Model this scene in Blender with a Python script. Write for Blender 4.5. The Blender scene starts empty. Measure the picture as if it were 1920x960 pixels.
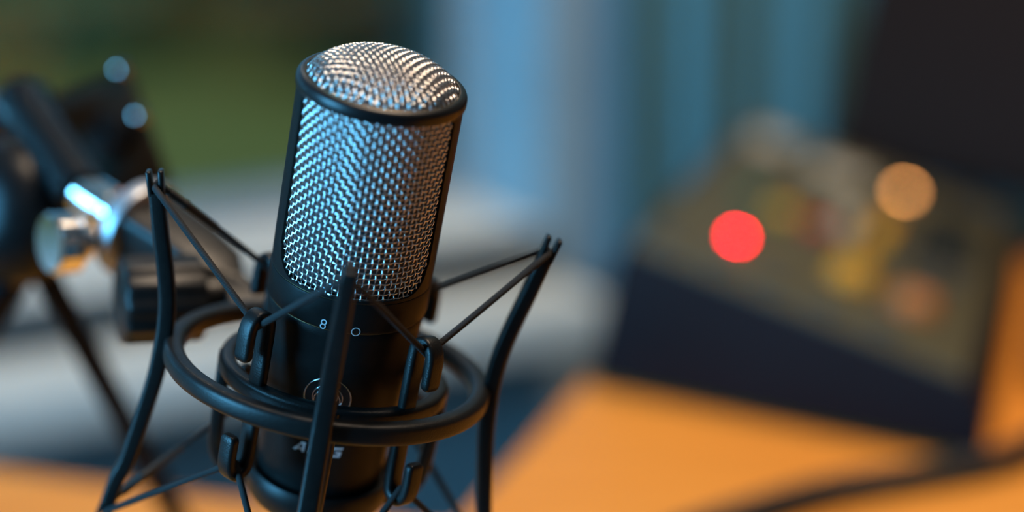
import bpy, bmesh, math, random
import numpy as np
from mathutils import Vector, Matrix
random.seed(7)
S = bpy.context.scene
COL = S.collection
PI = math.pi

# ------------------------------------------------------------------ materials
def mat(name, col=(0.5, 0.5, 0.5), rough=0.5, metal=0.0, spec=0.5, emit=None, estr=0.0, coat=0.0):
    m = bpy.data.materials.new(name); m.use_nodes = True
    b = m.node_tree.nodes['Principled BSDF']
    b.inputs['Base Color'].default_value = (*col, 1)
    b.inputs['Roughness'].default_value = rough
    b.inputs['Metallic'].default_value = metal
    b.inputs['Specular IOR Level'].default_value = spec
    b.inputs['Coat Weight'].default_value = coat
    if emit:
        b.inputs['Emission Color'].default_value = (*emit, 1)
        b.inputs['Emission Strength'].default_value = estr
    return m

def nodes(m):
    return m.node_tree.nodes, m.node_tree.links, m.node_tree.nodes['Principled BSDF']

def noisy(m, c1, c2, scale=8.0, detail=4.0, stretch=(1, 1, 1), bump=0.0, bscale=None):
    n, l, b = nodes(m)
    tc = n.new('ShaderNodeTexCoord'); mp = n.new('ShaderNodeMapping')
    mp.inputs['Scale'].default_value = stretch
    l.new(tc.outputs['Object'], mp.inputs['Vector'])
    t = n.new('ShaderNodeTexNoise'); t.inputs['Scale'].default_value = scale; t.inputs['Detail'].default_value = detail
    l.new(mp.outputs['Vector'], t.inputs['Vector'])
    r = n.new('ShaderNodeValToRGB')
    r.color_ramp.elements[0].color = (*c1, 1); r.color_ramp.elements[1].color = (*c2, 1)
    r.color_ramp.elements[0].position = 0.3; r.color_ramp.elements[1].position = 0.7
    l.new(t.outputs['Fac'], r.inputs['Fac']); l.new(r.outputs['Color'], b.inputs['Base Color'])
    if bump:
        t2 = n.new('ShaderNodeTexNoise'); t2.inputs['Scale'].default_value = bscale or scale * 6
        l.new(mp.outputs['Vector'], t2.inputs['Vector'])
        bp = n.new('ShaderNodeBump'); bp.inputs['Strength'].default_value = bump; bp.inputs['Distance'].default_value = 0.001
        l.new(t2.outputs['Fac'], bp.inputs['Height']); l.new(bp.outputs['Normal'], b.inputs['Normal'])
    return m

M = {}
M['mic_body'] = noisy(mat('mic_black_lacquer', rough=0.42, spec=0.13), (0.006, 0.006, 0.006), (0.008, 0.0075, 0.007), 400, 2, bump=0.08, bscale=2500)
M['mic_ring'] = mat('mic_ring_black', (0.005, 0.005, 0.0055), 0.33, spec=0.35)
M['wire'] = mat('steel_mesh_wire', (0.86, 0.83, 0.80), 0.19, 1.0)
M['liner'] = noisy(mat('inner_fine_mesh', rough=0.55, metal=0.6), (0.05, 0.043, 0.052), (0.10, 0.088, 0.10), 1600, 2)
M['capsule'] = mat('capsule_dark', (0.03, 0.03, 0.03), 0.5)
M['brass_edge'] = mat('worn_brass_edge', (0.16, 0.115, 0.055), 0.4, 0.8)
M['print'] = mat('pale_print', (0.62, 0.62, 0.64), 0.5)
M['chrome_line'] = mat('engraved_chrome', (0.75, 0.75, 0.76), 0.2, 1.0)
M['mount'] = noisy(mat('mount_black_plastic', rough=0.38, spec=0.27), (0.005, 0.005, 0.005), (0.008, 0.0075, 0.007), 300, 3, bump=0.12, bscale=1800)
M['prong'] = mat('mount_tip_worn', (0.06, 0.055, 0.05), 0.4)
def cord_mat():
    m = mat('braided_black_cord', (0.02, 0.02, 0.021), 0.75, spec=0.2)
    n, l, b = nodes(m)
    uv = n.new('ShaderNodeUVMap')
    w1 = n.new('ShaderNodeTexWave'); w1.wave_type = 'BANDS'; w1.bands_direction = 'DIAGONAL'; w1.inputs['Scale'].default_value = 1.0
    l.new(uv.outputs['UV'], w1.inputs['Vector'])
    r = n.new('ShaderNodeValToRGB'); r.color_ramp.elements[0].color = (0.006, 0.006, 0.006, 1); r.color_ramp.elements[1].color = (0.035, 0.035, 0.036, 1)
    l.new(w1.outputs['Color'], r.inputs['Fac']); l.new(r.outputs['Color'], b.inputs['Base Color'])
    bp = n.new('ShaderNodeBump'); bp.inputs['Strength'].default_value = 0.5; bp.inputs['Distance'].default_value = 0.0003
    l.new(w1.outputs['Color'], bp.inputs['Height']); l.new(bp.outputs['Normal'], b.inputs['Normal'])
    return m
M['cord'] = cord_mat()
M['ferrule'] = mat('cord_joint_sleeve', (0.02, 0.018, 0.016), 0.6)
M['stand_black'] = noisy(mat('stand_black', rough=0.36, spec=0.17), (0.004, 0.004, 0.0045), (0.007, 0.007, 0.007), 120, 3)
M['stand_plate'] = mat('clamp_dark_brown', (0.018, 0.013, 0.008), 0.55, spec=0.06)
M['grey_ring'] = mat('grey_collar', (0.35, 0.36, 0.38), 0.38, 0.6)
M['chrome'] = mat('chrome', (0.85, 0.84, 0.82), 0.10, 1.0)
M['screw'] = mat('dull_screw', (0.42, 0.37, 0.34), 0.16, 1.0)
M['leg_black'] = mat('matte_black_leg', (0.005, 0.005, 0.006), 0.6, spec=0.06)
M['rubber'] = mat('rubber', (0.012, 0.012, 0.012), 0.8)

def wood():
    m = mat('orange_wood', rough=0.55, spec=0.15)
    n, l, b = nodes(m)
    tc = n.new('ShaderNodeTexCoord'); mp = n.new('ShaderNodeMapping')
    mp.inputs['Scale'].default_value = (1.2, 14, 14); mp.inputs['Rotation'].default_value = (0, 0, math.radians(18))
    l.new(tc.outputs['Object'], mp.inputs['Vector'])
    t = n.new('ShaderNodeTexNoise'); t.inputs['Scale'].default_value = 6; t.inputs['Detail'].default_value = 6
    l.new(mp.outputs['Vector'], t.inputs['Vector'])
    r = n.new('ShaderNodeValToRGB')
    r.color_ramp.elements[0].color = (0.64, 0.230, 0.033, 1); r.color_ramp.elements[1].color = (0.78, 0.29, 0.043, 1)
    r.color_ramp.elements[0].position = 0.3; r.color_ramp.elements[1].position = 0.7
    l.new(t.outputs['Fac'], r.inputs['Fac']); l.new(r.outputs['Color'], b.inputs['Base Color'])
    return m
M['wood'] = wood()
M['steel_leg'] = mat('desk_leg_steel', (0.05, 0.05, 0.055), 0.45, 0.5)
M['navy'] = noisy(mat('navy_casing', rough=0.6, spec=0.08), (0.0115, 0.0075, 0.0088), (0.0135, 0.0090, 0.0105), 200, 3)
M['panel'] = noisy(mat('olive_grey_panel', rough=0.55), (0.060, 0.052, 0.024), (0.072, 0.062, 0.030), 30, 3)
M['display'] = mat('dark_display', (0.02, 0.024, 0.022), 0.25)
M['label'] = mat('pale_label', (0.42, 0.40, 0.33), 0.6)
M['key_green'] = mat('green_key', (0.015, 0.10, 0.04), 0.45)
M['key_yellow'] = mat('yellow_key', (0.55, 0.30, 0.01), 0.45)
M['key_red'] = mat('red_key', (0.42, 0.035, 0.02), 0.45)
M['amber'] = mat('amber_knob', (0.66, 0.31, 0.004), 0.4)
M['orange'] = mat('orange_knob', (0.48, 0.16, 0.03), 0.45)
M['led_red'] = mat('red_led', (0.6, 0.02, 0.02), 0.3, emit=(1.0, 0.0, 0.012), estr=90)
M['led_orange'] = mat('orange_lamp', (0.6, 0.3, 0.1), 0.3, emit=(1.0, 0.40, 0.11), estr=20)
M['key_dark'] = mat('dark_key', (0.05, 0.05, 0.045), 0.5)
M['monitor'] = mat('monitor_black', (0.014, 0.009, 0.007), 0.6, spec=0.06)
M['screen'] = mat('monitor_screen_off', (0.016, 0.009, 0.007), 0.6, spec=0.04)
M['cable'] = mat('black_cable', (0.012, 0.011, 0.010), 0.6)
M['white_frame'] = noisy(mat('grey_window_paint', rough=0.42), (0.25, 0.26, 0.26), (0.28, 0.29, 0.285), 40, 2)
M['sill'] = noisy(mat('white_sill', rough=0.45), (0.57, 0.61, 0.58), (0.63, 0.67, 0.64), 30, 2)
M['ledge_shade'] = noisy(mat('shaded_ledge_face', rough=0.6, spec=0.2), (0.04, 0.05, 0.053), (0.05, 0.06, 0.064), 30, 2)  # dark grey stands in for shade on the white ledge's front face
M['wall'] = noisy(mat('wall_plaster', rough=0.9), (0.235, 0.305, 0.33), (0.27, 0.345, 0.37), 20, 4, bump=0.1)
M['wall_dark'] = noisy(mat('wall_warm_grey', rough=0.9), (0.10, 0.09, 0.08), (0.13, 0.115, 0.10), 20, 4)
M['ceiling'] = mat('ceiling_paint', (0.30, 0.28, 0.26), 0.9)
M['floor'] = noisy(mat('carpet_grey', rough=0.95), (0.10, 0.10, 0.11), (0.14, 0.14, 0.15), 200, 4)
M['curtain'] = noisy(mat('grey_curtain', rough=0.9), (0.058, 0.160, 0.185), (0.07, 0.19, 0.215), 60, 4, bump=0.1)
def glass():
    m = bpy.data.materials.new('window_glass'); m.use_nodes = True
    n, l = m.node_tree.nodes, m.node_tree.links
    for x in list(n):
        if x.type != 'OUTPUT_MATERIAL': n.remove(x)
    o = [x for x in n if x.type == 'OUTPUT_MATERIAL'][0]
    t = n.new('ShaderNodeBsdfTransparent'); t.inputs['Color'].default_value = (0.90, 0.95, 0.93, 1)
    g = n.new('ShaderNodeBsdfGlossy'); g.inputs['Roughness'].default_value = 0.02
    f = n.new('ShaderNodeFresnel'); f.inputs['IOR'].default_value = 1.45
    mx = n.new('ShaderNodeMixShader')
    l.new(f.outputs[0], mx.inputs[0]); l.new(t.outputs[0], mx.inputs[1]); l.new(g.outputs[0], mx.inputs[2]); l.new(mx.outputs[0], o.inputs[0])
    return m
M['glass'] = glass()
M['lawn'] = noisy(mat('lawn_grass', rough=1.0, spec=0.1), (0.22, 0.165, 0.035), (0.28, 0.205, 0.046), 1.6, 5)
M['leaf_dark'] = noisy(mat('dark_leaves', rough=0.8, spec=0.2), (0.09, 0.13, 0.08), (0.17, 0.21, 0.12), 3, 2)
M['leaf_mid'] = noisy(mat('mid_leaves', rough=0.8, spec=0.2), (0.17, 0.28, 0.14), (0.26, 0.38, 0.19), 3, 2)
M['bark'] = noisy(mat('bark', rough=0.9), (0.05, 0.035, 0.02), (0.08, 0.055, 0.03), 12, 4, (1, 1, 0.2))
M['lamp_shade'] = mat('lamp_shade_metal', (0.25, 0.24, 0.22), 0.5, 0.3)
M['bulb'] = mat('warm_bulb', (0.9, 0.8, 0.6), 0.4, emit=(1.0, 0.72, 0.42), estr=12)

# ------------------------------------------------------------------ mesh helpers
def link(name, verts, faces, m, parent=None, smooth=True, uvs=None):
    me = bpy.data.meshes.new(name)
    me.from_pydata([tuple(v) for v in verts], [], [tuple(f) for f in faces])
    me.update()
    if smooth:
        me.polygons.foreach_set('use_smooth', [True] * len(me.polygons))
    if uvs is not None:
        lay = me.uv_layers.new(name='UVMap')
        for lp in me.loops: lay.data[lp.index].uv = uvs[lp.vertex_index]
    me.materials.append(m)
    o = bpy.data.objects.new(name, me); COL.objects.link(o)
    if parent: o.parent = parent
    return o

def tag(o, label, cat, group=None):
    o['label'] = label; o['category'] = cat
    if group: o['group'] = group
    return o

def struct(o):
    o['kind'] = 'structure'; return o

def empty(name, mw, label=None, cat=None):
    o = bpy.data.objects.new(name, None); COL.objects.link(o)
    o.matrix_world = mw; o.empty_display_size = 0.02
    if label: tag(o, label, cat)
    return o

def fix(o, angle=35):
    """consistent outward normals, sharp edges by angle"""
    bm = bmesh.new(); bm.from_mesh(o.data)
    bmesh.ops.recalc_face_normals(bm, faces=bm.faces)
    for e in bm.edges:
        if len(e.link_faces) == 2 and e.calc_face_angle(0) > math.radians(angle): e.smooth = False
    bm.to_mesh(o.data); bm.free(); return o

def bevel(o, w, seg=2, angle=30):
    bm = bmesh.new(); bm.from_mesh(o.data)
    bmesh.ops.recalc_face_normals(bm, faces=bm.faces)
    es = [e for e in bm.edges if len(e.link_faces) == 2 and e.calc_face_angle(0) > math.radians(angle)]
    bmesh.ops.bevel(bm, geom=es, offset=w, segments=seg, profile=0.6, affect='EDGES', clamp_overlap=True)
    bm.to_mesh(o.data); bm.free()
    o.data.polygons.foreach_set('use_smooth', [True] * len(o.data.polygons))
    return fix(o, 50)

def box_vf(c, s, R=None):
    R = R or Matrix.Identity(3)
    v = [Vector(c) + R @ Vector((x * s[0] / 2, y * s[1] / 2, z * s[2] / 2)) for x in (-1, 1) for y in (-1, 1) for z in (-1, 1)]
    f = [(0, 1, 3, 2), (4, 6, 7, 5), (0, 4, 5, 1), (2, 3, 7, 6), (0, 2, 6, 4), (1, 5, 7, 3)]
    return v, f

def box(name, c, s, m, parent=None, R=None, bev=0.0, seg=2):
    v, f = box_vf(c, s, R)
    o = link(name, v, f, m, parent, False)
    return bevel(o, bev, seg) if bev else fix(o)

def merge(lst):
    V, F = [], []
    for v, f in lst:
        k = len(V); V += list(v); F += [tuple(i + k for i in g) for g in f]
    return V, F

def lathe_vf(prof, seg=64, a0=0, a1=2 * PI):
    full = abs(a1 - a0 - 2 * PI) < 1e-6
    n = seg if full else seg + 1
    V, F = [], []
    for r, z in prof:
        for i in range(n):
            a = a0 + (a1 - a0) * i / seg
            V.append((r * math.cos(a), r * math.sin(a), z))
    for j in range(len(prof) - 1):
        for i in range(seg):
            i2 = (i + 1) % n
            F.append((j * n + i, j * n + i2, (j + 1) * n + i2, (j + 1) * n + i))
    return V, F

def frame_from(axis):
    z = Vector(axis).normalized()
    x = z.orthogonal().normalized(); y = z.cross(x)
    return Matrix((x, y, z)).transposed()

def lathe(name, prof, m, parent=None, seg=64, base=None, axis=None, ang=35):
    V, F = lathe_vf(prof, seg)
    V = [Vector(v) for v in V]
    if axis is not None:
        R = frame_from(axis); V = [Vector(base) + R @ v for v in V]
    elif base is not None:
        V = [Vector(base) + v for v in V]
    return fix(link(name, V, F, m, parent), ang)

def sweep_vf(frames, secs, closed=False, caps=True):
    """frames: (origin, U, V); secs: one section or a list of sections of (u, v)"""
    n = len(frames); V, F = [], []
    for i, (o, U, W) in enumerate(frames):
        s = secs[i] if isinstance(secs[0][0], (tuple, list)) else secs
        for u, w in s: V.append(Vector(o) + Vector(U) * u + Vector(W) * w)
    k = len(V) // n
    for i in range(n if closed else n - 1):
        i2 = (i + 1) % n
        for j in range(k):
            j2 = (j + 1) % k
            F.append((i * k + j, i * k + j2, i2 * k + j2, i2 * k + j))
    if not closed and caps:
        F.append(tuple(range(k - 1, -1, -1))); F.append(tuple((n - 1) * k + j for j in range(k)))
    return V, F

def rrect(w, h, r, seg=3):
    r = min(r, w / 2 - 1e-6, h / 2 - 1e-6); p = []
    for cx, cy, a0 in ((w / 2 - r, h / 2 - r, 0), (-w / 2 + r, h / 2 - r, PI / 2), (-w / 2 + r, -h / 2 + r, PI), (w / 2 - r, -h / 2 + r, 1.5 * PI)):
        for i in range(seg + 1):
            a = a0 + PI / 2 * i / seg
            p.append((cx + r * math.cos(a), cy + r * math.sin(a)))
    return p

def circ(r, n=10):
    return [(r * math.cos(2 * PI * i / n), r * math.sin(2 * PI * i / n)) for i in range(n)]

def smooth_path(pts, sub=6, closed=False):
    """Catmull-Rom"""
    P = [Vector(p) for p in pts]; n = len(P); out = []
    for i in range(n if closed else n - 1):
        if closed: a, b, c, d = P[i - 1], P[i], P[(i + 1) % n], P[(i + 2) % n]
        else: a, b, c, d = P[max(i - 1, 0)], P[i], P[i + 1], P[min(i + 2, n - 1)]
        for k in range(sub):
            t = k / sub
            out.append(0.5 * ((2 * b) + (c - a) * t + (2 * a - 5 * b + 4 * c - d) * t * t + (3 * b - a - 3 * c + d) * t ** 3))
    if not closed: out.append(P[-1])
    return out

def tube_frames(P, closed=False):
    P = [Vector(p) for p in P]; n = len(P); T = []
    for i in range(n):
        a = P[i - 1] if (i > 0 or closed) else P[i]
        b = P[(i + 1) % n] if (i < n - 1 or closed) else P[i]
        T.append((b - a).normalized())
    U = T[0].orthogonal().normalized(); fr = []
    for i in range(n):
        U = (U - T[i] * U.dot(T[i])).normalized()
        fr.append((P[i], U, T[i].cross(U)))
    return fr

def tube_vf(P, r, n=10, closed=False):
    fr = tube_frames(P, closed)
    return sweep_vf(fr, circ(r, n), closed)

def tube(name, P, r, m, parent=None, n=12, closed=False):
    V, F = tube_vf(P, r, n, closed)
    return fix(link(name, V, F, m, parent), 60)

def cord_obj(name, P, r, m, parent, turns=900.0):
    n = 10; fr = tube_frames(P); V, F = sweep_vf(fr, circ(r, n))
    L = 0.0; uv = []
    for i in range(len(P)):
        if i: L += (Vector(P[i]) - Vector(P[i - 1])).length
        for j in range(n): uv.append((L * turns, abs(j - n / 2) * 0.9))
    o = link(name, V, F, m, parent, uvs=uv)
    return fix(o, 60)

# ------------------------------------------------------------------ camera
CAM_H = 1.121
PITCH = math.radians(15)
cd = bpy.data.cameras.new('camera'); cam = bpy.data.objects.new('camera', cd); COL.objects.link(cam)
cam.location = (0, 0, CAM_H); cam.rotation_euler = (PI / 2 - PITCH, 0, 0)
cd.sensor_width = 36; cd.lens = 3697.1 / 1920 * 36
cd.dof.use_dof = True; cd.dof.focus_distance = 0.625; cd.dof.aperture_fstop = 2.1; cd.dof.aperture_blades = 0
cd.clip_start = 0.01; cd.clip_end = 200
S.camera = cam

# placement of the microphone and of its mount
def mount_matrix():
    Rm = Matrix(((0.9809193, -0.0480048, 0.1883956), (-0.1643288, 0.3131075, 0.9353928), (-0.1038914, -0.9485037, 0.2992446)))
    cp, sp = math.cos(PITCH), math.sin(PITCH)
    Cw = Matrix(((1, 0, 0), (0, sp, -cp), (0, cp, sp)))
    t = Vector((-0.061339, -0.037403, -0.658012))
    return Matrix.Translation(Vector((0, 0, CAM_H)) + Cw @ t) @ (Cw @ Rm).to_4x4()
MM = mount_matrix()
a, b = 0.1368, -0.0129
MIC = MM @ Matrix.Translation((0.0024, -0.00025, 0)) @ Matrix.Rotation(a, 4, 'X') @ Matrix.Rotation(b, 4, 'Y')
mm = 0.001

# ------------------------------------------------------------------ microphone
mic = empty('condenser_microphone', MIC, 'black condenser microphone with silver woven grille held upright in the shock mount', 'microphone')
def body_r(z):                      # mm
    if z > 27.2: return 26.3
    t = (27.2 - z) / 57.0
    return 25.7 - 3.6 * t - 0.3 * t * t
prof = [(0, -38.5), (19.9, -38.5), (21.0, -37.8), (21.5, -36.5)]
prof += [(body_r(z), z) for z in np.linspace(-35, 27.0, 28)]
prof += [(25.4, 27.6), (24.6, 27.9), (24.6, 28.3)]
lathe('body', [(r * mm, z * mm) for r, z in prof], M['mic_body'], mic, 128)
lathe('collar', [(r * mm, z * mm) for r, z in [(24.4, 28.2), (25.9, 28.2), (26.25, 28.6), (26.4, 29.2), (26.5, 38.0), (26.35, 38.8), (25.6, 39.3), (23.4, 39.4)]], M['mic_body'], mic, 128)
for zz, rr in ((28.05, 25.75), (39.15, 26.15)):
    lathe('edge_ring', [((rr + .16 * math.cos(t)) * mm, (zz + .12 * math.sin(t)) * mm) for t in np.linspace(0, 2 * PI, 9)], M['brass_edge'], mic, 128)
# head frame: side posts with rounded window openings front and back
def head_frame():
    z0, z1 = 39.2, 101.2; th0 = math.radians(63); rc = 9.0; R = 26.3; Ri = 24.9
    V, F = [], []
    ths = sorted(set([round(x, 5) for x in np.linspace(-PI, PI, 241)[:-1]]))
    def opening(th):
        # th relative to front or back centre
        d = min(abs(th + PI / 2), abs(th - 1.5 * PI), abs(th - PI / 2), abs(th + 1.5 * PI))
        e = (th0 - d) * 25.0
        if e <= 0: return None
        k = 0.0 if e >= rc else rc - math.sqrt(max(rc * rc - (rc - e) ** 2, 0))
        return z0 + 0.9 + k, z1 - 0.2 - k * 0.25
    n = len(ths); cols = []
    for th in ths:
        op = opening(th); zm = (z0 + z1) / 2
        if op is None: op = (z0 + 0.9 + rc, z1 - 0.2 - rc * 0.25)
        cols.append((th, op))
    for th, op in cols:
        for R_ in (R, Ri):
            for z in (z0, op[0], op[1], z1): V.append((R_ * math.cos(th) * mm, R_ * math.sin(th) * mm, z * mm))
    for i in range(n):
        j = (i + 1) % n; A = i * 8; B = j * 8
        solid = opening(ths[i]) is None and opening(ths[j]) is None
        F.append((A, B, B + 1, A + 1)); F.append((A + 2, B + 2, B + 3, A + 3))
        F.append((A + 4, A + 5, B + 5, B + 4)); F.append((A + 6, A + 7, B + 7, B + 6))
        if solid:
            F.append((A + 1, B + 1, B + 2, A + 2)); F.append((A + 5, A + 6, B + 6, B + 5))
        else:
            F.append((A + 1, B + 1, B + 5, A + 5)); F.append((A + 2, A + 6, B + 6, B + 2))
        oi, oj = opening(ths[i]) is None, opening(ths[j]) is None
        if oi and not oj: F.append((A + 1, A + 2, A + 6, A + 5))
        if oj and not oi: F.append((B + 1, B + 5, B + 6, B + 2))
    return link('side_post_frame', V, F, M['mic_body'], mic)
fix(head_frame(), 40)
rp = [(24.6, 100.2), (26.4, 100.2), (26.8, 100.4), (26.95, 100.9)] + [(26.95, z) for z in (101.6, 102.6)]
rp += [(26.95 - 2.2 + 2.2 * math.cos(t), 102.6 + 2.2 * math.sin(t)) for t in np.linspace(0.15, PI / 2, 10)]
rp += [(24.5, 104.75), (24.2, 104.5), (24.1, 103.9), (24.0, 100.2)]
lathe('head_ring', [(r * mm, z * mm) for r, z in rp], M['mic_ring'], mic, 160, ang=50)
lathe('ring_edge', [((24.45 + .13 * math.cos(t)) * mm, (104.75 + .13 * math.sin(t)) * mm) for t in np.linspace(0, 2 * PI, 9)], M['brass_edge'], mic, 160)

PITCHW = 1.85; WR = 0.265; AMP = 0.27
def wires(paths, r=WR, n=6):
    Vs, Fs = [], []; k = 0
    for P in paths:
        P = np.asarray(P); T = np.gradient(P, axis=0); T /= np.linalg.norm(T, axis=1)[:, None]
        ref = np.array([0.123, 0.456, 0.88]); U = np.cross(T, ref); U /= np.linalg.norm(U, axis=1)[:, None]; W = np.cross(T, U)
        a = np.arange(n) * 2 * PI / n
        ring = P[:, None, :] + r * (np.cos(a)[None, :, None] * U[:, None, :] + np.sin(a)[None, :, None] * W[:, None, :])
        Vs.append(ring.reshape(-1, 3)); m = len(P)
        i, j = np.meshgrid(np.arange(m - 1), np.arange(n), indexing='ij'); j2 = (j + 1) % n
        Fs.append(np.stack([i * n + j, i * n + j2, (i + 1) * n + j2, (i + 1) * n + j], -1).reshape(-1, 4) + k)
        k += m * n
    return np.concatenate(Vs) * mm, np.concatenate(Fs)

def side_grille(name, th_c):
    R = 25.25; th0 = math.radians(69); zl, zh = 40.2, 101.6
    dth = PITCHW / R; nth = int(th0 / dth); nz = int((zh - zl) / PITCHW)
    paths = []
    def zlow(th):
        e = (math.radians(66) - abs(th)) * R; rc = 9.0
        if e >= rc: return zl
        e = max(e, 0.0)
        return zl + rc - math.sqrt(max(rc * rc - (rc - e) ** 2, 0))
    for i in range(-nth, nth + 1):
        th = i * dth; z = np.arange(zlow(th) - 0.4, zh, PITCHW / 5)
        r = R + AMP * (-1) ** i * np.cos(PI * (z - zl) / PITCHW)
        paths.append(np.stack([r * np.cos(th_c + th), r * np.sin(th_c + th), z], -1))
    for j in range(nz + 1):
        z = zl + j * PITCHW
        th = np.arange(-th0, th0 + 1e-6, dth / 5)
        th = np.array([t for t in th if zlow(t) <= z + 0.3])
        if len(th) < 4: continue
        r = R - AMP * (-1) ** j * np.cos(PI * th / dth)
        paths.append(np.stack([r * np.cos(th_c + th), r * np.sin(th_c + th), np.full_like(th, z)], -1))
    V, F = wires(paths); return link(name, V, F, M['wire'], mic)
side_grille('front_grille', -PI / 2); side_grille('rear_grille', PI / 2)

DR, DH = 24.0, 10.3
def dome_z(r):
    q = np.clip(r / DR, 0, 1)
    return 103.2 + DH * (1 - q ** 2.0) ** 0.65
def top_grille():
    rot = math.radians(22); paths = []; p = PITCHW; n = int(DR / p)
    for fam in (0, 1):
        for i in range(-n, n + 1):
            u = i * p; half = math.sqrt(max(DR * DR - u * u, 0)) 
            if half < 1.5: continue
            t = np.linspace(-1, 1, max(int(2 * half / p * 6), 20)); t = np.sign(t) * (1 - (1 - np.abs(t)) ** 1.5); w = t * half
            r = np.hypot(u, w); z = dome_z(r)
            # outward normal
            e = 0.05; dz = (dome_z(np.minimum(r + e, DR)) - dome_z(np.maximum(r - e, 0))) / (2 * e)
            nr = -dz / np.sqrt(1 + dz * dz); nzv = 1 / np.sqrt(1 + dz * dz)
            off = AMP * (-1) ** (i + fam) * np.cos(PI * w / p) * (1 if fam == 0 else 1)
            rr = np.maximum(r, 1e-6)
            x = (u if fam == 0 else w); y = (w if fam == 0 else u)
            x = x * np.ones_like(w); y = y * np.ones_like(w)
            X = x + off * nr * x / rr; Y = y + off * nr * y / rr; Z = z + off * nzv
            c, s = math.cos(rot), math.sin(rot)
            paths.append(np.stack([X * c - Y * s, X * s + Y * c, Z], -1))
    V, F = wires(paths); return link('top_grille', V, F, M['wire'], mic)
top_grille()
lp = [(0, 40.0), (23.4, 40.0), (24.0, 41.0), (24.0, 102.0)] + [(max(DR - 1.1, 0) * math.cos(t), 0) for t in ()]
lp += [((DR - 1.0) * q, float(dome_z(np.array(DR * q))) - 1.2) for q in (1.0, .985, .96, .92, .86, .78, .66, .5, .3, .12, 0.0)]
lathe('inner_mesh_liner', [(r * mm, z * mm) for r, z in lp], M['liner'], mic, 96)

# markings on the front
def on_body(x, z, e=0.04):
    r = (body_r(z) if z < 27.2 else 26.5) + e
    th = x / r
    return Vector((r * math.sin(th) * mm, -r * math.cos(th) * mm, z * mm))
def flat_mark(name, polys, parent, m, e=0.05):
    """polys: convex quads/triangles in (x, z) mm, subdivided across the curved face"""
    V, F = [], []
    for p in polys:
        k = len(V); N = 4
        a, b_, c, d = [np.array(q, float) for q in p]
        for i in range(N + 1):
            for j in range(N + 1):
                s, t = i / N, j / N
                q = (a * (1 - s) + b_ * s) * (1 - t) + (d * (1 - s) + c * s) * t
                V.append(on_body(q[0], q[1], e))
        for i in range(N):
            for j in range(N): F.append((k + i * (N + 1) + j, k + (i + 1) * (N + 1) + j, k + (i + 1) * (N + 1) + j + 1, k + i * (N + 1) + j + 1))
    return link(name, V, F, m, parent, False)
def letter(name, polys, ox, oz, h, shear=0.22):
    out = [[(ox + (x + shear * z) * h, oz + z * h) for x, z in p] for p in polys]
    return flat_mark(name, out, mic, M['print'])
w = .24
LA = [[(0, 0), (w * 1.15, 0), (.66, 1), (.50, 1)], [(.50, 1), (.80, 1), (.80, .74), (.57, .74)], [(.62, 1), (.86, 1), (1.02, 0), (.78, 0)], [(.22, .36), (.80, .36), (.82, .17), (.16, .17)]]
LK = [[(0, 0), (.27, 0), (.27, 1), (0, 1)], [(.27, .42), (.42, .66), (1.05, 1), (.70, 1)], [(.30, .58), (.55, .62), (1.08, 0), (.74, 0)]]
LG = [[(.06, .78), (1.05, .78), (1.05, 1), (.06, 1)], [(0, .06), (.28, .06), (.28, .94), (0, .94)], [(.06, 0), (1.05, 0), (1.05, .22), (.06, .22)], [(.80, .1), (1.05, .1), (1.05, .58), (.80, .58)], [(.50, .38), (1.05, .38), (1.05, .58), (.50, .58)]]
hh = 3.9
letter('letter', LA, -10.3, -20.2, hh); letter('letter', LK, -5.1, -20.2, hh); letter('letter', LG, 1.5, -20.2, hh)
def ring_mark(name, cx, cz, r, wd, m=None, e=0.05):
    n = 40; V, F = [], []
    for i in range(n):
        t = 2 * PI * i / n
        for q in (r - wd / 2, r + wd / 2): V.append(on_body(cx + q * math.cos(t), cz + q * math.sin(t), e))
    for i in range(n):
        j = (i + 1) % n; F.append((2 * i, 2 * j, 2 * j + 1, 2 * i + 1))
    return V, F
def marks(name, lst, m):
    V, F = merge(lst); return link(name, V, F, m, mic, False)
ZS = 28.2
marks('figure_eight_symbol', [ring_mark('', -6.6, ZS + 2.62, .80, .32), ring_mark('', -6.75, ZS + 1.1, .80, .32)], M['print'])
marks('circle_symbol', [ring_mark('', 3.9, ZS + 1.15, 1.35, .26)], M['print'])
def curve_strip(f, n=60, wd=.28, e=.06):
    V, F = [], []; P = [np.array(f(2 * PI * i / n)) for i in range(n)]
    for i in range(n):
        T = P[(i + 1) % n] - P[i - 1]; L = np.hypot(*T) or 1; N = np.array([-T[1], T[0]]) / L
        for q in (-1, 1): V.append(on_body(*(P[i] + N * q * wd / 2), e))
    for i in range(n):
        j = (i + 1) % n; F.append((2 * i, 2 * j, 2 * j + 1, 2 * i + 1))
    return V, F
def cardioid(cx, cz, s, rot):
    def f(t):
        r = s * (1 - math.cos(t)); x, y = r * math.cos(t) + s, r * math.sin(t)
        return (cx + x * math.cos(rot) - y * math.sin(rot), cz + x * math.sin(rot) + y * math.cos(rot))
    return f
marks('heart_symbol', [curve_strip(cardioid(-1.3, ZS + 1.9, .75, PI / 2), 40, .26)], M['print'])
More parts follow.
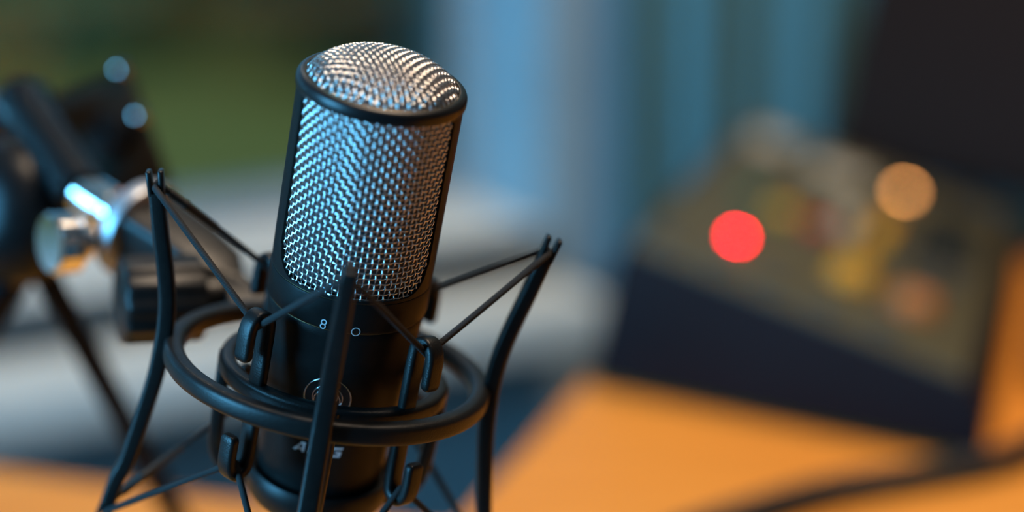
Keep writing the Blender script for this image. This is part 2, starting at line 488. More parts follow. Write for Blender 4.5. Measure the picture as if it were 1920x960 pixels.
# round emblem: a shallow disc in a raised rim with three overlapping lobes
EX, EZ = -1.6, 2.4
Vd, Fd = [], []
for k, q in enumerate((0, 2, 4, 6, 7.5)):
    for i in range(48):
        t = 2 * PI * i / 48; Vd.append(on_body(EX + q * math.cos(t), EZ + q * math.sin(t), .03))
for k in range(4):
    for i in range(48):
        j = (i + 1) % 48; Fd.append((k * 48 + i, k * 48 + j, (k + 1) * 48 + j, (k + 1) * 48 + i))
emb = link('round_emblem', Vd, Fd, M['mic_ring'], mic)
lines = []
for r0 in (7.7,):
    P = [on_body(EX + r0 * math.cos(t), EZ + r0 * math.sin(t), .12) for t in np.linspace(0, 2 * PI, 65)[:-1]]
    lines.append(tube_vf(P, .16 * mm, 8, True))
for k in range(3):
    rot = PI / 2 + k * 2 * PI / 3 + 1.0
    f = cardioid(EX + 1.7 * math.cos(rot), EZ + 1.7 * math.sin(rot), 3.3, rot + PI)
    P = [on_body(*f(t), .10) for t in np.linspace(0.25, 2 * PI - 0.25, 50)]
    lines.append(tube_vf(P, .15 * mm, 6, True))
V, F = merge(lines); link('emblem_lines', V, F, M['chrome_line'], emb)

# ------------------------------------------------------------------ shock mount
mount = empty('microphone_shock_mount', MM, 'black spider shock mount of rings, struts and elastic cords around the microphone', 'shock mount')
CX = 2.2          # the suspended cage hangs a little off centre
def ring_part(name, R, wdt, hgt, z, cx, r=1.6, parent=mount):
    n = 128; fr = []
    for i in range(n):
        t = 2 * PI * i / n; d = Vector((math.cos(t), math.sin(t), 0))
        fr.append((Vector((cx, 0, z)) * mm + d * R * mm, d, Vector((0, 0, 1))))
    V, F = sweep_vf(fr, [(u * mm, v * mm) for u, v in rrect(wdt, hgt, r, 4)], True)
    return fix(link(name, V, F, M['mount'], parent), 60)
ring_part('outer_ring', 51.4, 6.6, 7.2, 0, 0, 2.2)
cage = ring_part('inner_ring', 35.6, 5.4, 6.4, -1.6, CX, 1.8)

RT, HT, RB, HB = 65.4, 58.0, 65.6, -61.0
def strut(az):
    er = Vector((math.cos(az), math.sin(az), 0)); et = Vector((-math.sin(az), math.cos(az), 0)); ez = Vector((0, 0, 1))
    pts = [(RB, HB), (RB - 2.0, HB + 10), (61.2, -44), (58.4, -28), (56.2, -14), (55.3, -4), (55.0, 5), (55.8, 15), (58.0, 26), (61.1, 38), (64.1, 50.8)]
    P = smooth_path([er * r + ez * z for r, z in pts], 4)
    fr, secs = [], []; zs = [p.z for p in P]
    for i, p in enumerate(P):
        T = (P[min(i + 1, len(P) - 1)] - P[max(i - 1, 0)]).normalized()
        N = et.cross(T).normalized()
        if N.dot(er) < 0: N = -N
        z = p.z; f = max(0.0, 1 - abs(z + 2) / 52)
        wt = 5.4 + 1.1 * f ** 0.8 if z > 0 else 6.5
        wr = 5.2 + 0.5 * f
        fr.append((p * mm, N, et)); secs.append([(u * mm, v * mm) for u, v in rrect(wr, wt, 1.3, 3)])
    body = sweep_vf(fr, secs)
    parts = [body]
    # two prongs at each end, side by side along the radius, with a slot for the cord
    for (o, T, wt) in ((P[-1], (P[-1] - P[-3]).normalized(), 5.6), (P[0], (P[0] - P[2]).normalized(), 6.4)):
        N = et.cross(T).normalized()
        if N.dot(er) < 0: N = -N
        for s in (-1, 1):
            q0 = o + N * s * 1.75 - T * 0.8; q1 = o + N * s * 1.95 + T * 7.0
            fr2 = [(q0 * mm, N, et), ((q0 + (q1 - q0) * .5) * mm, N, et), (q1 * mm, N, et), ((q1 + T * .35) * mm, N, et)]
            sc = [[(u * mm, v * mm) for u, v in rrect(a_, b_, .6, 2)] for a_, b_ in ((1.75, wt - .3), (1.75, wt - .4), (1.7, wt - .6), (1.2, wt - 1.2))]
            parts.append(sweep_vf(fr2, sc))
    V, F = merge(parts)
    st = fix(link('strut', V, F, M['mount'], mount), 50)
    return P[-1] + (P[-1] - P[-3]).normalized() * 2.2, P[0] + (P[0] - P[2]).normalized() * 2.2
tips_u, tips_l = {}, {}
AZ = [-PI / 2, 0, PI / 2, PI]
for k, az in enumerate(AZ): tips_u[k], tips_l[k] = strut(az)

# cage arms with hooks between the struts, and straps that carry the base cup
HA = [math.atan2(sy * 32.0, sx * 29.9) for sx, sy in ((1, -1), (1, 1), (-1, 1), (-1, -1))]
def cage_arm(az):
    er = Vector((math.cos(az), math.sin(az), 0)); et = Vector((-math.sin(az), math.cos(az), 0)); ez = Vector((0, 0, 1)); c = Vector((CX, 0, 0))
    rp, rb = 43.6, 35.4
    pts = [(rp, 10.6), (rp + .1, 14.5), (rp, 20.2), (rp - 1.2, 23.9), (rp - 3.9, 25.6), (rb + .9, 23.9), (rb + .1, 20), (rb, 12), (rb, -1.6), (rb, -16), (rb + .1, -24), (rb + .9, -28.2), (rp - 3.9, -30.0), (rp - 1.2, -28.2), (rp, -24.6), (rp + .1, -19), (rp, -15.4)]
    P = smooth_path([c + er * r + ez * z for r, z in pts], 4)
    fr, secs = [], []
    for i, p in enumerate(P):
        T = (P[min(i + 1, len(P) - 1)] - P[max(i - 1, 0)]).normalized()
        N = et.cross(T).normalized()
        fr.append((p * mm, N, et))
        e = min(i, len(P) - 1 - i); k = .72 if e == 0 else (.92 if e == 1 else 1)
        secs.append([(u * mm * k, v * mm * k) for u, v in rrect(3.6, 6.2, 1.2, 3)])
    V, F = sweep_vf(fr, secs)
    return fix(link('hooked_arm', V, F, M['mount'], cage), 50)
for az in HA: cage_arm(az)
def cup_strap(az):
    er = Vector((math.cos(az), math.sin(az), 0)); et = Vector((-math.sin(az), math.cos(az), 0)); ez = Vector((0, 0, 1)); c = Vector((CX, 0, 0))
    pts = [(36.4, 0), (36.2, -14), (35.8, -28), (35.0, -36), (32.4, -41.4), (28, -44.6), (22, -46.4), (14, -47.2)]
    P = smooth_path([c + er * r + ez * z + Vector((0, .137 * 42 * min(max((-z - 20) / 20, 0), 1), 0)) for r, z in pts], 5); fr = []
    for i, p in enumerate(P):
        T = (P[min(i + 1, len(P) - 1)] - P[max(i - 1, 0)]).normalized()
        fr.append((p * mm, et.cross(T).normalized(), et))
    V, F = sweep_vf(fr, [(u * mm, v * mm) for u, v in rrect(4.6, 6.4, 1.4, 3)])
    return fix(link('cup_strap', V, F, M['mount'], cage), 50)
for az in AZ: cup_strap(az)
cup = lathe('base_cup', [(x * mm, z * mm) for x, z in [(0, -38.9), (22.2, -38.9), (22.6, -38.4), (22.9, -36.6), (23.5, -35.8), (24.6, -35.9), (25.2, -36.8), (25.4, -41), (24.8, -45), (22.8, -48.2), (18, -49.5), (0, -49.5)]], M['mount'], cage, 96)
cup.matrix_local = MM.inverted() @ MIC

# elastic cords: each loop runs hook - strut tip - hook all the way round
def hook_pt(i, z):
    az = HA[i]; return Vector((CX, 0, 0)) + Vector((math.cos(az), math.sin(az), 0)) * 39.7 + Vector((0, 0, z))
def cord_loop(name, tips, z, joint):
    order = [(0, 0), (1, 1), (2, 2), (3, 3)]      # tip k lies between hook k-1 and hook k
    for k in range(4):
        tip = tips[k]; h0 = hook_pt((k - 1) % 4, z); h1 = hook_pt(k, z)
        P = []
        et = Vector((-math.sin(AZ[k]), math.cos(AZ[k]), 0))
        for h, s in ((h0, -1), (h1, 1)):
            q = tip + et * s * 2.9
            seg = [h, h + (q - h) * .12, h + (q - h) * .5, h + (q - h) * .9, q]
            P += seg if s < 0 else list(reversed(seg))
        P = [p * mm for p in P]
        Pm = [P[i] for i in range(5)] + [tip * mm] + P[5:]
        o = cord_obj(name, Pm, 1.12 * mm, M['cord'], mount)
        if k == joint:
            h = hook_pt(joint - 1, z); q = tip + et * -2.9
            A = q + (h - q) * .10; B = q + (h - q) * .52
            Q = [A, A + (B - A) * .04, A + (B - A) * .30, A + (B - A) * .32, A + (B - A) * .36, A + (B - A) * .38, A + (B - A) * .96, B]
            rr = [1.3, 1.55, 1.55, 1.8, 1.8, 1.5, 1.45, 1.2]
            fr = tube_frames(Q)
            V, F = sweep_vf([(p * mm, u, w_) for p, u, w_ in fr], [[(x * mm, y * mm) for x, y in circ(r, 12)] for r in rr])
            fix(link('cord_joint', V, F, M['ferrule'], o), 50)
cord_loop('elastic_cord', tips_u, 21.4, 3)
cord_loop('elastic_cord', tips_l, -25.6, 3)

# swivel joint behind the ring, in the mount's own space (mm)
br = Vector((-26, 44.5, 0)); bd = Vector((-.42, .84, .12)).normalized(); bt = Vector((.0, .14, -1)).cross(bd).normalized(); bn = bd.cross(bt)
def obox(name, c, s, X, Y, Z, m, parent, bev=1.0):
    R = Matrix((X, Y, Z)).transposed()
    return box(name, Vector(c) * mm, [q * mm for q in s], m, parent, R, bev * mm, 3)
kx = Vector((.94, .31, .10)).normalized()                    # hinge axis
ky = (Vector((-.30, .86, .35)) - kx * kx.dot(Vector((-.30, .86, .35)))).normalized(); kz = kx.cross(ky)
H = Vector((-33, 62, -2))
lug = obox('ring_lug', (-28.5, 52, 0.5), (22, 15, 7.0), kx, ky, kz, M['mount'], mount, 1.6)
obox('hinge_ear', H + kx * 7.5 + kz * 0.5, (5.5, 19, 14), kx, ky, kz, M['mount'], mount, 2.2)
obox('hinge_ear', H - kx * 6.5 + kz * 0.5, (5.5, 19, 14), kx, ky, kz, M['mount'], mount, 2.2)
# ridged clamp knob on the hinge axis
kn = []
def knob_vf():
    n = 72; prof = [(-45, 0), (-45, 14.2), (-44.2, 15.3), (-42.5, 15.8), (-17.5, 15.8), (-16.2, 15.0), (-16.0, 8), (-9, 8)]
    V, F = [], []
    for x, r in prof:
        for i in range(n):
            t = 2 * PI * i / n; q = r * (1 + (.035 * math.cos(12 * t) if r > 15.2 else 0))
            V.append((H + kx * x + ky * q * math.cos(t) + kz * q * math.sin(t)) * mm)
    for j in range(len(prof) - 1):
        for i in range(n):
            F.append((j * n + i, j * n + (i + 1) % n, (j + 1) * n + (i + 1) % n, (j + 1) * n + i))
    return V, F
V, F = knob_vf(); fix(link('clamp_knob', V, F, M['mount'], mount), 40)
# threaded socket leading away to the stand
sdir = Vector((-43, 31, 8)).normalized()
sx = kx; sx = (kx - sdir * kx.dot(sdir)).normalized(); sz = sx.cross(sdir)
fr = []; secs = []
for d, w_, h_ in ((-7, 7, 9), (-3, 7.2, 13), (4, 8, 15), (12, 20, 20), (28, 24, 24), (50, 26, 26)):
    fr.append(((H + sdir * d) * mm, sx, sz)); secs.append([(u * mm, v * mm) for u, v in rrect(w_, h_, 3.0, 3)])
V, F = sweep_vf(fr, secs); fix(link('swivel_socket', V, F, M['mount'], mount), 40)
lathe('socket_collar', [(r * mm, z * mm) for r, z in [(11, 0), (18.0, 0), (19.2, .8), (19.5, 2), (19.5, 5.8), (18.8, 7.2), (17, 8), (0, 8)]], M['grey_ring'], mount, 72, (H + sdir * 50.2) * mm, sdir)
SOCK = MM @ ((H + sdir * 58.3) * mm); SAX = (MM.to_3x3() @ sdir).normalized()

# ------------------------------------------------------------------ microphone stand
stand = empty('microphone_stand', Matrix.Translation((-0.20, 0.77, 0.74)), 'black microphone stand with chrome thumbscrew behind the shock mount', 'stand')
O = Vector((-0.20, 0.77, 0.74))
def L(*p): return Vector(p) - O
c0 = SOCK + SAX * 0.0012; c1 = c0 + SAX * 0.024
lathe('chrome_coupling', [(r, z) for r, z in [(0, 0), (.0085, 0), (.0092, .0007), (.0092, .006), (.0078, .0066), (.0078, .0095), (.0092, .010), (.0092, .019), (.0078, .0205), (.0078, .024), (0, .024)]], M['chrome'], stand, 48, c0 - O, SAX)
t_far = Vector((-0.2002, 0.7893, 0.9756))
tube('boom_tube', [c1 - O, c1 + (t_far - c1) * .5 - O, t_far - O], .0098, M['stand_black'], stand, 32)
tube('boom_rod', [L(-0.1585, .7405, .9490), L(-0.1930, .7890, .9690)], .0035, M['stand_black'], stand, 20)
# thumbscrew: a polished disc head on a short chrome stem
tk = Vector((-0.1690, .6955, .9392)); ta = Vector((.80, .60, -.07)).normalized()
lathe('thumbscrew', [(r, z) for r, z in [(0, 0), (.0104, 0), (.0114, .0010), (.0114, .0100), (.0106, .0108), (.0072, .0112), (.0072, .0150), (0, .0150)]], M['chrome'], stand, 56, tk - O, ta)
# big rounded joint housing
hp = []
for t in np.linspace(0, PI, 25):
    hp.append((.0300 * math.sin(t) ** .7 if 0 < t < PI else 0, .0235 * -math.cos(t)))
hax = Vector((-.55, -.78, .25)).normalized(); hc = Vector((-.1985, .762, .9350))
house = lathe('joint_housing', hp, M['stand_black'], stand, 64, hc - O, hax)
lathe('housing_bolt', [(0, .0010), (.0034, .0010), (.0040, .0004), (.0042, -.003)], M['chrome'], house, 24, hc + hax * .0236 + Vector((.006, 0, .002)) - O, hax)
# slab shaped clamp plate behind
pa, pb, pc_, pd_ = (Vector(q) for q in ((-0.1985, .8287, .9688), (-0.1637, .827, .9812), (-0.1436, .8004, .9390), (-0.1700, .803, .9285)))
nn = (pb - pa).cross(pd_ - pa).normalized()
if nn.y < 0: nn = -nn
V = [q - O + nn * s for s in (0, .009) for q in (pa, pb, pc_, pd_)]
pl = link('clamp_plate', V, [(0, 1, 2, 3), (7, 6, 5, 4), (0, 4, 5, 1), (1, 5, 6, 2), (2, 6, 7, 3), (3, 7, 4, 0)], M['stand_plate'], stand, False)
bevel(pl, .0015, 2)
for q in (Vector((-.1562, .8128, .9640)), Vector((-.1655, .8262, .9812))):
    lathe('plate_screw', [(0, .0030), (.0016, .0028), (.0026, .0014), (.0030, 0), (.0030, -.004)], M['screw'], pl, 48, q - nn * .0005 - O, -nn)
lathe('plate_boss', [(0, .0060), (.0085, .0058), (.0095, .0045), (.0098, 0)], M['stand_black'], pl, 32, (pa + pb + pc_ + pd_) / 4 - O, -nn)
tube('upper_arm', [L(-0.262, .800, .955), L(-0.192, .8065, .9685)], .0105, M['stand_black'], stand, 32)
lathe('arm_cap', [(0, .004), (.0085, .0036), (.0112, .0018), (.0116, 0), (.0116, -.010), (.0105, -.0105)], M['chrome'], stand, 32, L(-0.2145, .8043, .9642), Vector((.07, .0065, .0135)))
hub = Vector((-.1900, .7560, .9200))
for ft in ((-0.1485, .8640), (-0.352, .720), (-0.315, .905)):
    foot = Vector((ft[0], ft[1], .7425)); d = (foot - hub).normalized()
    lg = tube('leg', [hub - O, foot - d * .004 - O], .0056, M['leg_black'], stand, 20)
    lathe('rubber_foot', [(0, -.0022), (.0078, -.0022), (.0086, -.001), (.0080, .012), (.0060, .014)], M['rubber'], lg, 24, foot - O)

# ------------------------------------------------------------------ desk
A0 = Vector((-0.2723, .9836)); dD = Vector((.9511, -.3090)); dN = Vector((.3090, .9511)); B0 = Vector((-0.0164, .9459))
# inner corner where the left wing's back edge meets the deep part's left edge
k = (B0 - A0); s_ = k.dot(dD); corner = A0 + dD * s_
def dk(p, a_, b_): return p + dD * a_ + dN * b_
poly = [dk(corner, -.55, 0), corner, dk(corner, 0, .62), dk(corner, .95, .62), dk(corner, .95, -.36), dk(corner, -.55, -.36)]
desk = empty('corner_desk', Matrix.Translation((poly[0].x, poly[0].y, 0)), 'orange wooden desk under the control console and microphone stand', 'desk')
DO = Vector((poly[0].x, poly[0].y, 0))
V = [Vector((p.x, p.y, z)) - DO for z in (.713, .74) for p in poly]; n = len(poly)
F = [tuple(range(n - 1, -1, -1)), tuple(range(n, 2 * n))] + [(i, (i + 1) % n, n + (i + 1) % n, n + i) for i in range(n)]
bevel(link('desktop', V, F, M['wood'], desk, False), .0025, 2)
for p, (ax_, bx_) in zip(poly, ((.06, -.06), None and 0 or (.06, -.06), (.06, -.06), (-.06, -.06), (-.06, .06), (.06, .06))):
    q = p + dD * ax_ + dN * bx_
    lathe('leg', [(0, 0), (.024, 0), (.025, .004), (.025, .712), (0, .712)], M['steel_leg'], desk, 32, Vector((q.x, q.y, 0)) - DO)

# ------------------------------------------------------------------ control console
CB = Vector((.0446, 1.1168, .7402)); cN = Vector((.2918, .9565, 0)); cD = Vector((.9565, -.2918, 0)); cZ = Vector((0, 0, 1))
con = empty('control_console', Matrix((( cD.x, cN.x, 0, CB.x), (cD.y, cN.y, 0, CB.y), (0, 0, 1, CB.z), (0, 0, 0, 1))), 'wedge-shaped navy control console with grey panel, coloured keys and glowing red light', 'console')
LN = .389
SK = -.27
side = [(.004, .004), (.0, .006), (.0195, .0880), (.0225, .0912), (.2275, .0424), (.2335, .0375), (.2365, .006), (.2325, .004)]
V = [(d, y + SK * d, z) for y in (0, LN) for d, z in side]; n = len(side)
F = [tuple(range(n)), tuple(range(2 * n - 1, n - 1, -1))] + [(i, n + i, n + (i + 1) % n, (i + 1) % n) for i in range(n)]
bevel(link('casing', V, F, M['navy'], con, False), .003, 2)
for fx, fy in ((.03, .025), (.19, -.015), (.03, LN - .035), (.19, LN - .08)):
    lathe('rubber_foot', [(0, 0), (.008, 0), (.009, .001), (.0085, .0045), (0, .0045)], M['rubber'], con, 20, (fx, fy, 0))
P0 = Vector((.0225, 0, .0912)); ps = (Vector((.2275, 0, .0424)) - P0).normalized(); pnv = Vector((0, 1, 0)); pz = ps.cross(pnv)
PR = Matrix((ps, pnv, pz)).transposed()
def pp(s, n_, h=0.0): return P0 + ps * s + pnv * n_ + pz * h
def pbox(name, s, n_, ds, dn, h, m, bev=.0012, parent=con, z0=.0012):
    return box(name, pp(s, n_, z0 + h / 2 + .0012), (ds, dn, h), m, parent, PR, bev, 2)
V = [pp(q, SK * (.0225 + q * ps.x) + e, h) for h in (-.0004, .0023) for q, e in ((.004, .004), (.206, .004), (.206, LN - .004), (.004, LN - .004))]
bevel(link('top_panel', V, [(3, 2, 1, 0), (4, 5, 6, 7), (0, 1, 5, 4), (1, 2, 6, 5), (2, 3, 7, 6), (3, 0, 4, 7)], M['panel'], con, False), .0008, 2)
pbox('display', .172, .205, .042, .130, .0016, M['display'])
pbox('green_key', .045, .167, .017, .017, .006, M['key_green'], .002)
pbox('yellow_key', .069, .146, .019, .019, .006, M['key_yellow'], .002)
pbox('red_key', .093, .137, .018, .018, .006, M['key_red'], .002)
def lampled(name, s, n_, r, m, hs=.0035):
    o = lathe('lamp_bezel', [(r * 1.5, 0), (r * 1.5, .0012), (r * 1.15, .0016), (r * 1.1, .0004), (0, .0004)], M['key_dark'], con, 32, pp(s, n_, .0022), pz)
    lathe(name, [(r, .0002), (r, hs * .4)] + [(r * math.cos(t), hs * .4 + hs * .6 * math.sin(t)) for t in np.linspace(.2, PI / 2 - .02, 5)] + [(0, hs)], m, o, 24, pp(s, n_, .0022), pz)
lampled('red_light', .054, .066, .0034, M['led_red'])
lampled('orange_light', .133, .297, .0042, M['led_orange'])
def knob(name, s, n_, r, h, m):
    nseg = 48; prof = [(0.0, r * 1.12), (.0015, r * 1.12), (.0022, r), (h * .9, r * .9), (h, r * .8)]
    Vk, Fk = [], []
    for z, q in prof:
        for i in range(nseg):
            t = 2 * PI * i / nseg; g = q * (1 + (.04 * math.cos(12 * t) if .002 < z else 0))
            Vk.append(pp(s, n_, .0024 + z) + ps * g * math.cos(t) + pnv * g * math.sin(t))
    for j in range(len(prof) - 1):
        for i in range(nseg): Fk.append((j * nseg + i, j * nseg + (i + 1) % nseg, (j + 1) * nseg + (i + 1) % nseg, (j + 1) * nseg + i))
    Fk.append(tuple((len(prof) - 1) * nseg + i for i in range(nseg)))
    o = fix(link(name, Vk, Fk, m, con), 40)
    box('pointer', pp(s, n_ + r * .4, .0026 + h), (r * .12, r * .7, .0006), M['label'], o, PR)
    return o
knob('amber_knob', .127, .058, .0125, .010, M['amber'])
pbox('amber_slider_cap', .130, .165, .013, .050, .007, M['amber'], .002)
knob('orange_knob', .167, .038, .0125, .009, M['orange'])
pbox('pale_label_strip', .028, .335, .026, .050, .0010, M['label'], .0003)
pbox('pale_label_strip', .085, .300, .040, .045, .0010, M['label'], .0003)
pbox('pale_key', .108, .170, .014, .050, .005, M['label'], .0015)
for i in range(5):
    pbox('dark_key', .020 + i * .034, .022 - i * .0092, .016, .011, .004, M['key_dark'], .001)
for i in range(4):
    pbox('dark_key', .160 + (i % 2) * .022, .100 + (i // 2) * .022, .014, .014, .004, M['key_dark'], .001)

# cable across the desk in front of the console
cp_ = [(.60, 1.30), (.46, 1.185), (.38, 1.110), (.318, 1.040), (.260, .978), (.204, .951), (.165, .935), (.128, .912), (.07, .865), (.025, .79), (.010, .70), (.014, .61)]
cab = tube('desk_cable', smooth_path([(x, y, .7482) for x, y in cp_] + [(.025, .53, .7482), (.034, .487, .742), (.036, .468, .70), (.036, .464, .55), (.036, .464, .25), (.036, .464, .009)], 6), .0078, M['cable'], None, 16)
tag(cab, 'thick black cable lying across the orange desk in front of the console', 'cable')

cab2 = tube('shade_cable', smooth_path([(x, y, .7505) for x, y in ((.56, 1.31), (.46, 1.238), (.40, 1.178), (.352, 1.118), (.326, 1.096), (.317, 1.112), (.330, 1.16), (.352, 1.23), (.372, 1.29), (.386, 1.33))], 6), .0100, M['cable'], None, 16)  # added to darken the desk in place of the console's shadow
tag(cab2, 'black cable added as a stand-in for the shade along the low right end of the console', 'cable')
# ------------------------------------------------------------------ monitor
mon = empty('computer_monitor', Matrix.Translation((.47, 1.56, .74)), 'black computer monitor switched off, tilted back behind the control console', 'monitor')
mo = Vector((.47, 1.56, .74))
mxx = Vector((math.cos(math.radians(-36)), math.sin(math.radians(-36)), 0)); mb_ = Vector((-mxx.y, mxx.x, 0))
tl = math.radians(24); mz = (cZ * math.cos(tl) + mb_ * math.sin(tl)).normalized(); my = mz.cross(mxx)
MR = Matrix((mxx, my, mz)).transposed()
mc = Vector((.500, 1.405, .955)) - mo
box('housing', mc, (.52, .030, .36), M['monitor'], mon, MR, .006, 3)
box('screen', mc - my * .0153, (.496, .002, .336), M['screen'], mon, MR, .0005)
V, F = merge([tube_vf([mc + my * .016 - mz * .02, mc + my * .07 - mz * .10, mc + my * .07 + Vector((0, 0, 0)) - mz * .16, Vector((mc.x + my.x * .03, mc.y + my.y * .03, .012))], .016, 16)])
fix(link('stand_neck', V, F, M['monitor'], mon), 50)
lathe('stand_foot', [(0, .0005), (.088, .0005), (.090, .003), (.086, .010), (.02, .014), (0, .014)], M['monitor'], mon, 48, (mc.x + my.x * .03, mc.y + my.y * .03, 0))

# ------------------------------------------------------------------ room
wa = math.radians(60.6)
Wd = Vector((math.sin(wa), math.cos(wa), 0)); Wn = Vector((math.cos(wa), -math.sin(wa), 0)); W0 = Vector((0, 1.55, 0))
def wp(s, n_, z): return W0 + Wd * s + Wn * n_ + Vector((0, 0, z))
def wbox(name, s0, s1, n0, n1, z0, z1, m, parent=None, bev=0.0):
    R = Matrix((Wd, -Wn, cZ)).transposed()
    return box(name, wp((s0 + s1) / 2, (n0 + n1) / 2, (z0 + z1) / 2), (s1 - s0, n1 - n0, z1 - z0), m, parent, R, bev)
def wboxes(name, lst, m, parent=None, bev=0.0):
    R = Matrix((Wd, -Wn, cZ)).transposed()
    V, F = merge([box_vf(wp((a_ + b_) / 2, (c + d) / 2, (e + f) / 2), (b_ - a_, d - c, f - e), R) for a_, b_, c, d, e, f in lst])
    o = link(name, V, F, m, parent, False)
    return bevel(o, bev) if bev else fix(o)
SL, SR, NB, HC = -1.75, 1.55, 3.0, 2.5
WS0, WS1, WZ0, WZ1 = -1.35, .0296, .686, 2.05
struct(wboxes('wall_front', [(SL, WS0, -.20, 0, 0, HC), (WS1, SR, -.20, 0, 0, HC), (WS0, WS1, -.20, 0, 0, WZ0), (WS0, WS1, -.20, 0, WZ1, HC)], M['wall']))
V2 = (.45, 1.10, .75, 1.75)      # opening of the second window, in the wall to the left
struct(wboxes('wall_left', [(SL - .2, SL, -.2, V2[0], 0, HC), (SL - .2, SL, V2[1], NB, 0, HC), (SL - .2, SL, V2[0], V2[1], 0, V2[2]), (SL - .2, SL, V2[0], V2[1], V2[3], HC)], M['wall']))
struct(wbox('wall_right', SR, SR + .2, -.2, NB, 0, HC, M['wall_dark']))
struct(wbox('wall_back', SL - .2, SR + .2, NB, NB + .2, 0, HC, M['wall_dark']))
struct(wbox('floor', SL - .2, SR + .2, -.2, NB + .2, -.12, 0, M['floor']))
struct(wbox('ceiling', SL - .2, SR + .2, -.2, NB + .2, HC, HC + .15, M['ceiling']))
def window(name, s0, s1, n0, n1, z0, z1, mid):
    fr = [(s0, s0 + .045, n0, n1, z0, z1), (s1 - .014, s1, n0, n1, z0, z1), (s0 + .045, s1 - .014, n0, n1, z0, z0 + .022), (s0 + .045, s1 - .014, n0, n1, z1 - .06, z1)]
    for m_ in mid: fr.append((m_ - .03, m_ + .03, n0, n1, z0 + .022, z1 - .06))
    return fr
w1 = struct(wboxes('window_1', window('', WS0, WS1 - .0012, -.165, -.118, .727, WZ1 - .001, [-.70]), M['white_frame']))
nm = -.140
gl = wboxes('window_pane', [(WS0 + .045, -.73, nm - .003, nm + .003, .746, WZ1 - .061), (-.67, WS1 - .0152, nm - .003, nm + .003, .746, WZ1 - .061)], M['glass'], w1)
w2 = struct(wboxes('window_2', [(SL - .13, SL - .07, V2[0] + .001, V2[0] + .05, V2[2] + .001, V2[3] - .001), (SL - .13, SL - .07, V2[1] - .05, V2[1] - .001, V2[2] + .001, V2[3] - .001),
    (SL - .13, SL - .07, V2[0] + .05, V2[1] - .05, V2[2] + .001, V2[2] + .06), (SL - .13, SL - .07, V2[0] + .05, V2[1] - .05, V2[3] - .06, V2[3] - .001), (SL - .13, SL - .07, .755, .795, V2[2] + .06, V2[3] - .06)], M['white_frame']))
struct(wboxes('trim_1', [(WS0 + .001, WS1 - .001, -.195, 0.001, .6865, .7265), (WS0 - .02, .036, .0015, .085, .648, .686)], M['sill'], None, .003))
struct(wboxes('ledge_shade_strip', [(WS0 - .02, .0292, .0016, .0065, .6868, .7258)], M['ledge_shade'], None, .0015))  # added strip, shade of the ledge front put into its colour
struct(wboxes('baseboard_front', [(SL, SR, .0005, .014, 0.0005, .09)], M['white_frame'], None, .003))
# curtain with soft folds to the right of the window
def curtain():
    n = 160; s0, s1 = .060, .62; V, F = [], []
    for z in np.linspace(.16, 2.28, 16):
        for i in range(n + 1):
            s = s0 + (s1 - s0) * i / n
            ph = 2 * PI * (s - s0) / .086
            off = .052 + .006 * math.sin(ph + .5) + .004 * math.sin(2.3 * ph + z * .6) + .003 * math.sin(z * 3 + i * .2)
            V.append(wp(s + .008 * math.sin(ph * .5 + z), off, z))
    for j in range(15):
        for i in range(n): F.append((j * (n + 1) + i, j * (n + 1) + i + 1, (j + 1) * (n + 1) + i + 1, (j + 1) * (n + 1) + i))
    o = link('curtain', V, F, M['curtain'])
    md = o.modifiers.new('thickness', 'SOLIDIFY'); md.thickness = .0025
    return tag(o, 'teal-grey curtain hanging in soft folds to the right of the window', 'curtain')
curtain()
rd = tube('curtain_rod', [wp(-1.5, .054, 2.295), wp(.75, .054, 2.295)], .011, M['steel_leg'], None, 20)
tag(rd, 'dark metal curtain rod fixed above the window', 'curtain rod')

# ------------------------------------------------------------------ ceiling lamp above the desk
CLP = Vector((.28, .85, HC - .0015))
cl = empty('ceiling_lamp', Matrix.Translation(CLP), 'square warm white ceiling lamp above the desk', 'lamp')
box('lamp_housing', (0, 0, -.025), (.56, .56, .05), M['lamp_shade'], cl, None, .004)
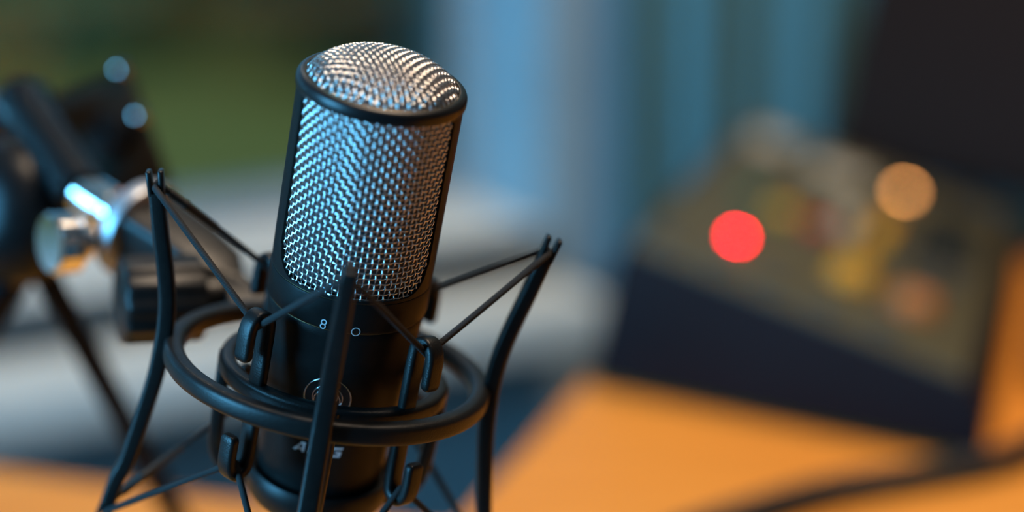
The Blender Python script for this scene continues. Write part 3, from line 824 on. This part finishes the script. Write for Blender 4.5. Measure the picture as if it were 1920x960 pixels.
# ------------------------------------------------------------------ garden outside
def gp(x, y, z=0): return Vector((x, y, z))
def lawn():
    V, F = [], []; nx = ny = 40
    for j in range(ny + 1):
        for i in range(nx + 1):
            s = -14 + 24 * i / nx; n_ = -.25 - 22 * j / ny
            V.append(wp(s, n_, -.15 + .06 * math.sin(s * 1.3) * math.sin(n_ * .9)))
    for j in range(ny):
        for i in range(nx): F.append((j * (nx + 1) + i, j * (nx + 1) + i + 1, (j + 1) * (nx + 1) + i + 1, (j + 1) * (nx + 1) + i))
    o = link('lawn_ground', V, F, M['lawn']); return struct(o)
lawn()
def shrub(name, c, rx, ry, rz, nleaf, m, label, cat='shrub', size=.10, seed=1):
    rnd = random.Random(seed); root = empty(name, Matrix.Translation(c), label, cat); V, F = [], []
    for _ in range(nleaf):
        while True:
            p = Vector((rnd.uniform(-1, 1), rnd.uniform(-1, 1), rnd.uniform(-1, 1)))
            if .35 < p.length < 1: break
        q = Vector((p.x * rx, p.y * ry, rz + p.z * rz * .95 + .12))
        d = Vector((rnd.gauss(0, 1), rnd.gauss(0, 1), rnd.gauss(0, .7))).normalized(); e = d.orthogonal().normalized(); e.rotate(Matrix.Rotation(rnd.uniform(0, 6.28), 3, d))
        f_ = d.cross(e); L_ = size * rnd.uniform(.7, 1.3); w_ = L_ * .42; k = len(V)
        V += [q, q + d * L_ * .5 + e * w_ + f_ * .01, q + d * L_, q + d * L_ * .5 - e * w_ + f_ * .01, q + d * L_ * .5 - f_ * .012]
        F += [(k, k + 1, k + 4), (k + 1, k + 2, k + 4), (k + 2, k + 3, k + 4), (k + 3, k, k + 4)]
    link('foliage', V, F, m, root, False)
    st = [tube_vf(smooth_path([(rnd.uniform(-.05, .05), rnd.uniform(-.05, .05), -.05), (rnd.uniform(-.1, .1) * rx * 2, rnd.uniform(-.1, .1), rz * .6), (rnd.uniform(-.6, .6) * rx, rnd.uniform(-.5, .5) * ry, rz * 1.3)], 4), .02 + rnd.random() * .015, 7) for _ in range(6)]
    V, F = merge(st); fix(link('stem', V, F, M['bark'], root), 60)
    return root
shrub('garden_shrub', (-.42, 7.25, -.18), .62, .5, .5, 2600, M['leaf_dark'], 'dark shrub on the lawn, seen through the window right behind the microphone', seed=3)
shrub('garden_shrub', (-1.75, 7.3, -.18), .35, .4, .30, 1800, M['leaf_mid'], 'lighter green shrub on the lawn left of the dark shrub', seed=5)
shrub('garden_shrub', (1.05, 7.2, -.18), .7, .5, .75, 2000, M['leaf_dark'], 'dark shrub on the lawn at the right edge of the window', seed=8)
shrub('garden_hedge', (-1.4, 8.75, -.2), 3.4, .75, .9, 6000, M['leaf_mid'], 'long green hedge at the far end of the lawn', 'hedge', .14, seed=9)

# ------------------------------------------------------------------ light
def area(name, loc, target, sx_, sy_, col, power, shape='RECTANGLE'):
    d = bpy.data.lights.new(name, 'AREA'); d.shape = shape; d.size = sx_; d.size_y = sy_; d.color = col; d.energy = power
    o = bpy.data.objects.new(name, d); COL.objects.link(o); o.location = loc
    o.rotation_euler = (Vector(target) - Vector(loc)).to_track_quat('-Z', 'Y').to_euler(); return o
c2 = wp(SL - .05, (V2[0] + V2[1]) / 2, (V2[2] + V2[3]) / 2)
area('daylight_window_left', c2, c2 + Wd, V2[1] - V2[0] - .1, V2[3] - V2[2] - .12, (.13, .56, 1.0), 52)
area('ceiling_light', CLP + Vector((0, 0, -.052)), CLP + Vector((0, 0, -1)), .50, .50, (1.0, .77, .56), 33)
sun = bpy.data.lights.new('sun', 'SUN'); sun.energy = .8; sun.angle = math.radians(3); sun.color = (1, .86, .6)
so = bpy.data.objects.new('sun', sun); COL.objects.link(so); so.rotation_euler = (math.radians(48), 0, math.radians(-15))

wd = bpy.data.worlds.new('world'); S.world = wd; wd.use_nodes = True
wn, wl = wd.node_tree.nodes, wd.node_tree.links
bg = wn['Background']; bg.inputs['Color'].default_value = (.17, .55, 1.0, 1); bg.inputs['Strength'].default_value = 1.0

S.view_settings.view_transform = 'Standard'; S.view_settings.look = 'None'
S.view_settings.exposure = 0.0; S.view_settings.gamma = 1.0; S.view_settings.use_curve_mapping = False
S.cycles.use_denoising = True
S.cycles.max_bounces = 8
S.cycles.sample_clamp_indirect = 6.0
